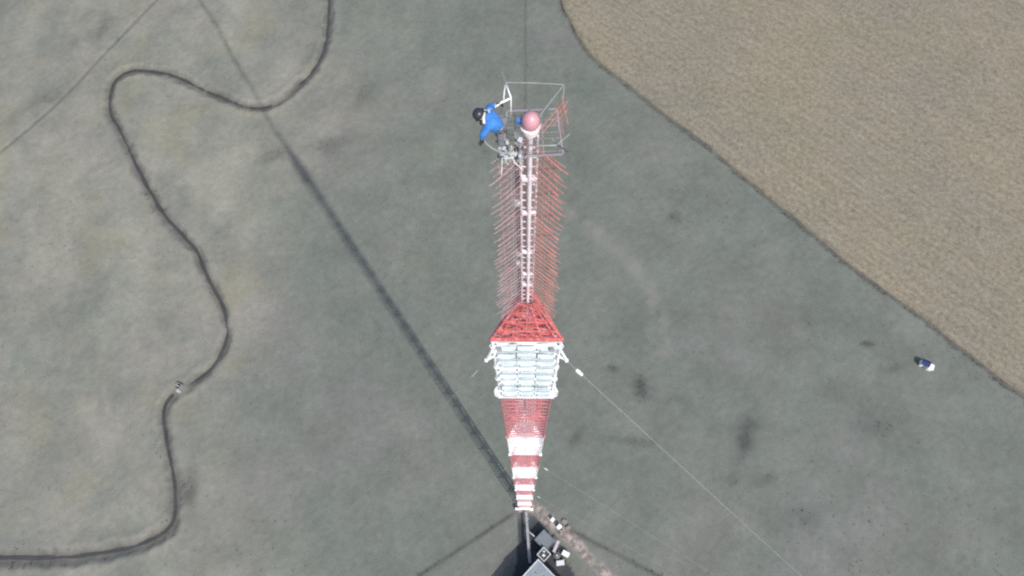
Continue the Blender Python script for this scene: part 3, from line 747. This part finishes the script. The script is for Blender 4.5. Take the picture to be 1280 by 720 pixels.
V = [PEL, SPI, CHE, NEK, HED, CRN, SL, EL, HL, SR, ER, HR, HIL, KL, AL, TL, HIR, KR, AR, TR]
EDG = [(0, 1), (1, 2), (2, 3), (3, 4), (4, 5), (2, 6), (6, 7), (7, 8), (2, 9), (9, 10), (10, 11), (0, 12), (12, 13), (13, 14), (14, 15), (0, 16), (16, 17), (17, 18), (18, 19)]
RAD = [.12, .12, .13, .055, .085, .08, .065, .048, .032, .065, .048, .032, .085, .06, .042, .035, .085, .06, .042, .035]
person = skin_mesh('person', [rel(*v) for v in V], EDG, RAD, M['skin'])
person.location = top_pt(O); person.scale = (TOP_K,) * 3
tag(person, 'climber in a blue jacket and dark helmet leaning out beside the mast top', 'person')
def lerp(a, b_, t): return tuple(Vector(a).lerp(Vector(b_), t))
JV = [PEL, SPI, CHE, lerp(CHE, NEK, .75), SL, EL, lerp(EL, HL, .8), SR, ER, lerp(ER, HR, .75)]
skin_mesh('jacket', [rel(*v) for v in JV], [(0, 1), (1, 2), (2, 3), (2, 4), (4, 5), (5, 6), (2, 7), (7, 8), (8, 9)],
          [(.16, .17), (.175, .18), (.195, .185), .08, .10, .078, .062, .10, .078, .062], M['jacket'], person)
skin_mesh('trousers', [rel(*v) for v in (lerp(PEL, SPI, -.2), HIL, KL, lerp(KL, AL, .9), HIR, KR, lerp(KR, AR, .9))],
          [(0, 1), (1, 2), (2, 3), (0, 4), (4, 5), (5, 6)], [.135, .10, .075, .06, .10, .075, .06], M['trousers'], person)
for a, t in ((AL, TL), (AR, TR)):
    skin_mesh('boot', [rel(*lerp(a, (a[0], a[1], a[2] + .15), 1)), rel(a[0], a[1], a[2] - .03), rel(*t)], [(0, 1), (1, 2)], [.058, .055, .046], M['black_rubber'], person)
def glove(wrist, d, side, m):
    """palm, four curled fingers of unequal length and a thumb from the side of the palm"""
    d = Vector(d).normalized(); s = Vector(side).normalized(); n = d.cross(s).normalized(); w = Vector(wrist)
    vs = [w, w + d * .05, w + d * .09]; ed = [(0, 1), (1, 2)]; ra = [.036, (.044, .026), (.042, .022)]
    for k, ln in enumerate((.085, .095, .09, .07)):
        b0 = w + d * .085 + s * (.033 - .022 * k); i = len(vs)
        vs += [b0, b0 + d * ln * .45 + n * .012, b0 + d * ln * .75 + n * .04, b0 + d * ln * .7 + n * .07]
        ed += [(2, i), (i, i + 1), (i + 1, i + 2), (i + 2, i + 3)]; ra += [.011, .0105, .0095, .0085]
    i = len(vs); vs += [w + d * .035 + s * .036, w + d * .065 + s * .065 + n * .02, w + d * .09 + s * .06 + n * .045]
    ed += [(1, i), (i, i + 1), (i + 1, i + 2)]; ra += [.015, .0125, .011]
    return skin_mesh('glove', [tuple(v - O) for v in vs], ed, ra, m, person, sub=1)
glove(lerp(EL, HL, .75), Vector(HL) - Vector(EL) + Vector((0, 0, -.02)), (0, 0, 1), M['black_rubber'])
glove(lerp(ER, HR, .45), Vector((-.03, -.05, -.10)), (.8, -.5, .1), M['black_rubber'])
# helmet, face, harness
fwd = Vector((-.86, .02, -.5)).normalized()                      # looking out and down
ax = (Vector(CRN) - Vector(NEK)).normalized()
rotH = ax.to_track_quat('Z', 'Y').to_matrix()
hc = Vector(lerp(HED, CRN, .55)) - O
h = MB(); h.lathe(hc, [(.128, -.02), (.130, .02), (.118, .07), (.09, .105), (.05, .125), (.01, .13)], 20, rotH); h.lathe(hc, [(.150, -.025), (.150, -.012), (.126, 0)], 20, rotH)
h.build('helmet', M['helmet'], person, smooth=True)
fc = MB(); fdir = (fwd - ax * fwd.dot(ax)).normalized(); sd = ax.cross(fdir).normalized(); h0 = Vector(HED) - O
fc.tube([h0 + fdir * .085 + ax * .035, h0 + fdir * .108 - ax * .005, h0 + fdir * .088 - ax * .012], [.008, .015, .009], 6)
for k in (-1, 1):
    fc.tube([h0 + sd * k * .088 + ax * .03, h0 + sd * k * .098 + ax * .005, h0 + sd * k * .088 - ax * .025], [.01, .018, .008], 6)
fc.tube([h0 + fdir * .084 - ax * .04 + sd * .025, h0 + fdir * .09 - ax * .042, h0 + fdir * .084 - ax * .04 - sd * .025], .006, 5)
fc.build('nose_and_ears', M['skin'], person, smooth=True)
ey = MB()
for k in (-1, 1): ey.lathe(h0 + fdir * .083 + sd * k * .032 + ax * .03, [(.002, -.01), (.011, -.006), (.012, 0), (.009, .007), (.002, .01)], 8)
ey.build('eyes', M['dark_glass'], person, smooth=True)
hv = MB()
up_ = Vector((-.35, 0, .94)).normalized()
P = lambda p, k: Vector(p) - O + up_ * k
hv.tube([P(SPI, .155) + Vector((.02, .10, 0)), P(CHE, .175) + Vector((0, .09, 0)), P(NEK, .10) + Vector((-.02, .11, -.02))], .022, 6)
hv.build('harness', M['black_rubber'], person)
hv = MB()
hv.tube([P(CHE, .172) + Vector((-.05, -.16, -.02)), P(CHE, .178) + Vector((-.06, -.02, .0)), P(CHE, .160) + Vector((-.03, .15, -.01))], .030, 6)
hv.tube([P(CHE, .165) + Vector((.06, .10, -.04)), P(CHE, .15) + Vector((.02, .2, -.06))], .026, 6)
hv.build('reflective_band', M['webbing'], person)
bg = MB(); bg.box(Vector((-.99, -.38, 158.74)) - O, (.09, .13, .09), Matrix.Rotation(.4, 3, 'Y')); bg.build('shoulder_pouch', M['black_rubber'], person, bevel=.02)

# rope hung from the climber's deck
rp = MB()
for k in range(4):
    pts = []
    for q in range(17):
        t = 2 * math.pi * q / 16; pts.append((-.47 + (.10 + .006 * k) * math.cos(t), -.62 + (.085 + .005 * k) * math.sin(t), ZD + .20 + .022 * k + .01 * math.sin(3 * t)))
    rp.tube(pts, .013, 6)
rp.v = [tuple(top_pt(v)) for v in rp.v]
ro = rp.build('rope_coil', M['rope'], smooth=True); tag(ro, 'pale rope coiled on the deck beside the climber', 'rope')

# ------------------------------------------------------------------ transmitter buildings at the foot
axa = Vector((math.sin(R(137)), math.cos(R(137)), 0))      # along the dirt path
axb = Vector((-axa.y * -1, axa.x * -1, 0))
ROTB = math.atan2(axa.y, axa.x)
# equipment shed, grey felt roof
sh = empty('equipment_shed', (4.1, -7.47, 0), 'small shed with a plain dark grey flat roof beside the dirt path', 'shed', rz=ROTB)
g = MB(); g.box((0, 0, 1.3), (3.05, 2.75, 2.6)); g.build('wall', M['wall'], sh)
g = MB(); g.box((0, 0, 2.68), (3.35, 3.0, .14)); g.build('roof', M['grey_felt'], sh, bevel=.02)
g = MB()
for s in (-1, 1): g.box((0, s * 1.5, 2.72), (3.36, .06, .16)); g.box((s * 1.68, 0, 2.72), (.05, 2.94, .16))
g.build('roof_edge', M['rust_door'], sh)
g = MB(); g.box((0, 1.385, 1.05), (.9, .06, 2.0)); dr = g.build('door', M['rust_door'], sh); g = MB(); g.box((.33, 1.43, 1.05), (.05, .05, .16)); g.build('handle', M['galv'], dr)
# flat annex with white parapet
an = empty('annex', (3.72, -10.37, 0), 'small annex with white parapet round a dark sunken roof', 'annex', rz=ROTB)
g = MB(); g.box((0, 0, 1.7), (2.0, 2.15, 3.4)); g.build('wall', M['wall'], an)
g = MB(); g.box((0, 0, 3.42), (1.8, 1.95, .04)); g.build('roof', M['cable'], an)
g = MB()
for s in (-1, 1): g.box((0, s * 1.03, 3.6), (2.2, .18, .45)); g.box((s * 1.01, 0, 3.6), (.18, 1.88, .45))
g.build('parapet', M['ridge_trim'], an)
g = MB(); g.box((.1, -.2, 3.62), (.6, .55, .35)); g.build('air_unit', M['galv'], an, bevel=.03)
g = MB(); g.box((-.4, .45, 3.58), (.4, .4, .28)); g.build('vent_cap', M['galv'], an, bevel=.03)
# main transmitter hall; its near corner points at the mast
HX, HY = 15.0, 13.0
corner = Vector((2.4, -11.37, 0))
hl = empty('transmitter_hall', corner, 'large hall with blue grey ribbed sheet roof at the bottom edge', 'hall', rz=ROTB)
HZ = 6.4
g = MB(); g.box((HX / 2 + .2, -HY / 2 - .2, HZ / 2), (HX - .4, HY - .4, HZ)); g.build('wall', M['wall'], hl)
g = MB(); slope = .10
vs = []; nr = 44
prof = []
for k in range(nr):
    x0 = HX * k / nr; w_ = HX / nr
    prof += [(x0, 0), (x0 + w_ * .55, 0), (x0 + w_ * .65, .06), (x0 + w_ * .90, .06)]
prof.append((HX, 0))
for (x, dzz) in prof:
    for y, zz in ((0, 0), (-HY / 2, slope * HY / 2), (-HY, 0)): vs.append((x, y, HZ + .12 + dzz + zz))
fs = []
for i in range(len(prof) - 1):
    for j in range(2): fs.append((3 * i + j, 3 * i + j + 1, 3 * i + j + 4, 3 * i + j + 3))
g.add(vs, fs); g.build('roof', M['rib_roof'], hl)
g = MB(); g.box((HX / 2, .04, HZ + .10), (HX + .3, .16, .30)); g.box((-.06, -HY / 4 + .1, HZ + .1 + slope * HY / 4), (.20, HY / 2, .3), Matrix.Rotation(-math.atan(slope), 3, 'X'))
g.build('roof_trim', M['ridge_trim'], hl)
g = MB()
for (x, y) in ((1.6, -2.3), (3.3, -1.6), (2.4, -4.4), (4.9, -3.0), (5.8, -1.9)): g.box((x, y, HZ + .24 - slope * y), (.55, .38, .22))
g.build('roof_vent', M['rust_door'], hl, bevel=.02)
for k in range(4):
    g = MB(); g.box((-.0 + .19, -2 - 2.6 * k, 2.6), (.06, 1.2, 1.4)); wv = g.build('window', M['dark_glass'], hl)
    g = MB(); g.box((.15, -2 - 2.6 * k, 1.85), (.16, 1.4, .08)); g.build('sill', M['conc'], wv)
# cable bridge from mast to hall
cb = empty('cable_bridge', (0.3, -1.4, 0), 'long narrow pale cable bridge from the mast foot to the hall', 'cable bridge')
g = MB(); p0, p1 = Vector((.05, 0, 2.5)), Vector((.25, -10.6, 3.0))
g.bar(p0, p1, .40, .10); g.build('tray', M['wall'], cb)
g = MB()
for s in (-1, 1): g.bar(p0 + Vector((s * .22, 0, .1)), p1 + Vector((s * .22, 0, .1)), .05, .15)
g.build('side_rail', M['galv'], cb)
for k in range(4):
    p = p0.lerp(p1, (k + .5) / 4); g = MB(); g.bar((p.x, p.y, 0), (p.x, p.y, p.z - .06), .12); g.bar((p.x - .4, p.y, p.z - .1), (p.x + .4, p.y, p.z - .1), .08); g.build('post', M['galv'], cb)
# branch pipe towards the shed
bpn = MB(); bpn.tube(spline([(.5, -5.4, 2.3), (1.3, -6.0, 2.3), (2.0, -6.7, 2.0), (2.7, -7.4, 1.2)], .3), .10, 8)
o = bpn.build('branch_pipe', M['galv'], smooth=True); tag(o, 'short grey pipe slanting from the cable bridge to the shed', 'pipe')
# cabinets and tank
def cabinet(loc, rz, d, label, m, name='equipment_cabinet', group='equipment cabinets by the dirt path'):
    o = empty(name, loc, label, 'cabinet', group, rz)
    g = MB(); g.box((0, 0, d[2] / 2 + .1), d); g.build('body', m, o, bevel=.03)
    g = MB(); g.box((0, 0, d[2] + .14), (d[0] + .12, d[1] + .12, .08)); g.build('lid', m, o, bevel=.02)
    g = MB(); g.box((0, 0, .05), (d[0] + .3, d[1] + .3, .1)); g.build('plinth', M['conc'], o)
    g = MB(); g.box((d[0] / 2 + .012, 0, d[2] / 2 + .1), (.03, d[1] * .8, d[2] * .8)); dr = g.build('door', M['ridge_trim'], o)
    g = MB(); g.box((d[0] / 2 + .05, d[1] * .3, d[2] / 2 + .1), (.05, .04, .18)); g.build('handle', M['dark_steel'], dr)
    return o
cabinet((6.15, -3.17, 0), ROTB, (.55, .7, 1.2), 'small white cabinet nearest the mast, by the dirt path', M['gloss_white'])
cabinet((7.55, -4.77, 0), ROTB, (.7, .85, 1.4), 'white cabinet between the smaller cabinet and the shed corner', M['gloss_white'])
cabinet((8.6, -10.47, 0), ROTB + .3, (1.4, .85, 1.6), 'long white cabinet lying right of the annex', M['gloss_white'])
cabinet((7.3, -12.32, 0), ROTB + .9, (1.6, .9, 1.1), 'low pale grey cabinet beside the hall wall', M['ridge_trim'])
pw = empty('link_canopy', (6.55, -8.87, 0), 'pale lilac canopy strip between the shed and the annex', 'canopy', rz=R(62))
g = MB(); g.box((0, 0, 2.3), (2.6, .6, .1)); g.build('roof', M['canopy'], pw)
for s in (-1, 1):
    for t in (-1, 1): g = MB(); g.bar((s * 1.3, t * .3, 0), (s * 1.3, t * .3, 2.25), .08); g.build('post', M['galv'], pw)
fl = empty('fuel_tank', (6.6, -10.72, 0), 'dark round tank standing between the white cabinet and the annex', 'tank')
g = MB(); g.lathe((0, 0, .1), [(.85, 0), (.85, 1.35), (.78, 1.45), (.2, 1.55)], 22); g.build('drum', M['dark_steel'], fl, smooth=False)
g = MB(); g.lathe((0, 0, 1.64), [(.16, 0), (.16, .12), (.03, .14)], 12); g.build('cap', M['galv'], fl)
for i, (x, y, s) in enumerate(((8.9, -3.7, .5), (9.6, -5.0, .45), (8.0, -6.0, .5))):
    pl = MB()
    for k in range(5): pl.box((0, 0, .06 + .1 * k), (s * 2.2, s * 1.5 - .1 * (k % 2), .07), Matrix.Rotation(.1 * k, 3, 'Z'))
    o = pl.build('timber_stack', M['timber']); o.location = (x, y, .0); o.rotation_euler = (0, 0, ROTB + i)
    tag(o, ['small stack of grey boards nearest the first white cabinet', 'small stack of grey boards farthest from the shed', 'small stack of grey boards beside the shed corner'][i], 'boards', 'stacked boards on the bare ground')

# ------------------------------------------------------------------ lone huts in the pasture
def pasture_hut_white():
    o = empty('pasture_hut', (97.6, 28.4, 0), 'small hut with navy blue roof and white lean-to near the stubble field edge', 'hut', None, R(-28))
    g = MB(); g.box((0, 0, .85), (1.7, 1.4, 1.8)); g.build('wall', M['gloss_white'], o)
    g = MB(); x, y, z = .95, .82, 1.74
    g.add([(-x, -y, z), (x, -y, z), (x, y, z), (-x, y, z), (-x, 0, z + .4), (x, 0, z + .4)], [(0, 1, 5, 4), (2, 3, 4, 5), (1, 2, 5), (3, 0, 4), (3, 2, 1, 0)])
    g.build('roof', M['navy'], o)
    g = MB(); g.box((1.42, -.3, .7), (1.05, 1.2, 1.4)); g.box((1.45, -.3, 1.46), (1.2, 1.4, .10)); g.build('lean_to', M['gloss_white'], o, bevel=.03)
    g = MB(); g.box((.2, -.72, .8), (.8, .06, 1.5)); dr = g.build('door', M['rust_door'], o)
    g = MB(); g.box((.48, -.77, .8), (.05, .05, .14)); g.build('handle', M['galv'], dr)
M['navy'] = mat('navy roof sheet', (0.022, 0.03, 0.10), 0.7, spec=.15)
pasture_hut_white()
o = empty('sluice_chamber', (-82.2, 31.6, 0), 'small grey sluice chamber with a dark open top beside the creek', 'sluice', rz=R(-30))
g = MB()
for a in range(4):
    rot = Matrix.Rotation(a * math.pi / 2, 3, 'Z'); g.box(rot @ Vector((0, -.62, .45)), (1.4 if a % 2 == 0 else 1.1, .15, 1.3), rot)
g.build('wall', M['old_conc'], o); g = MB(); g.box((0, 0, .55), (1.08, 1.08, .05)); g.build('dark_floor', M['dark_glass'], o)
g = MB(); g.box((.6, -1.0, .4), (.8, .6, 1.0)); g.build('headwall', M['conc'], o, bevel=.04)
g = MB(); g.bar((-.7, 0, 1.2), (.7, 0, 1.2), .08); g.lathe((0, 0, 1.26), [(.16, 0), (.16, .04)], 14); g.build('gate_wheel', M['galv'], o)
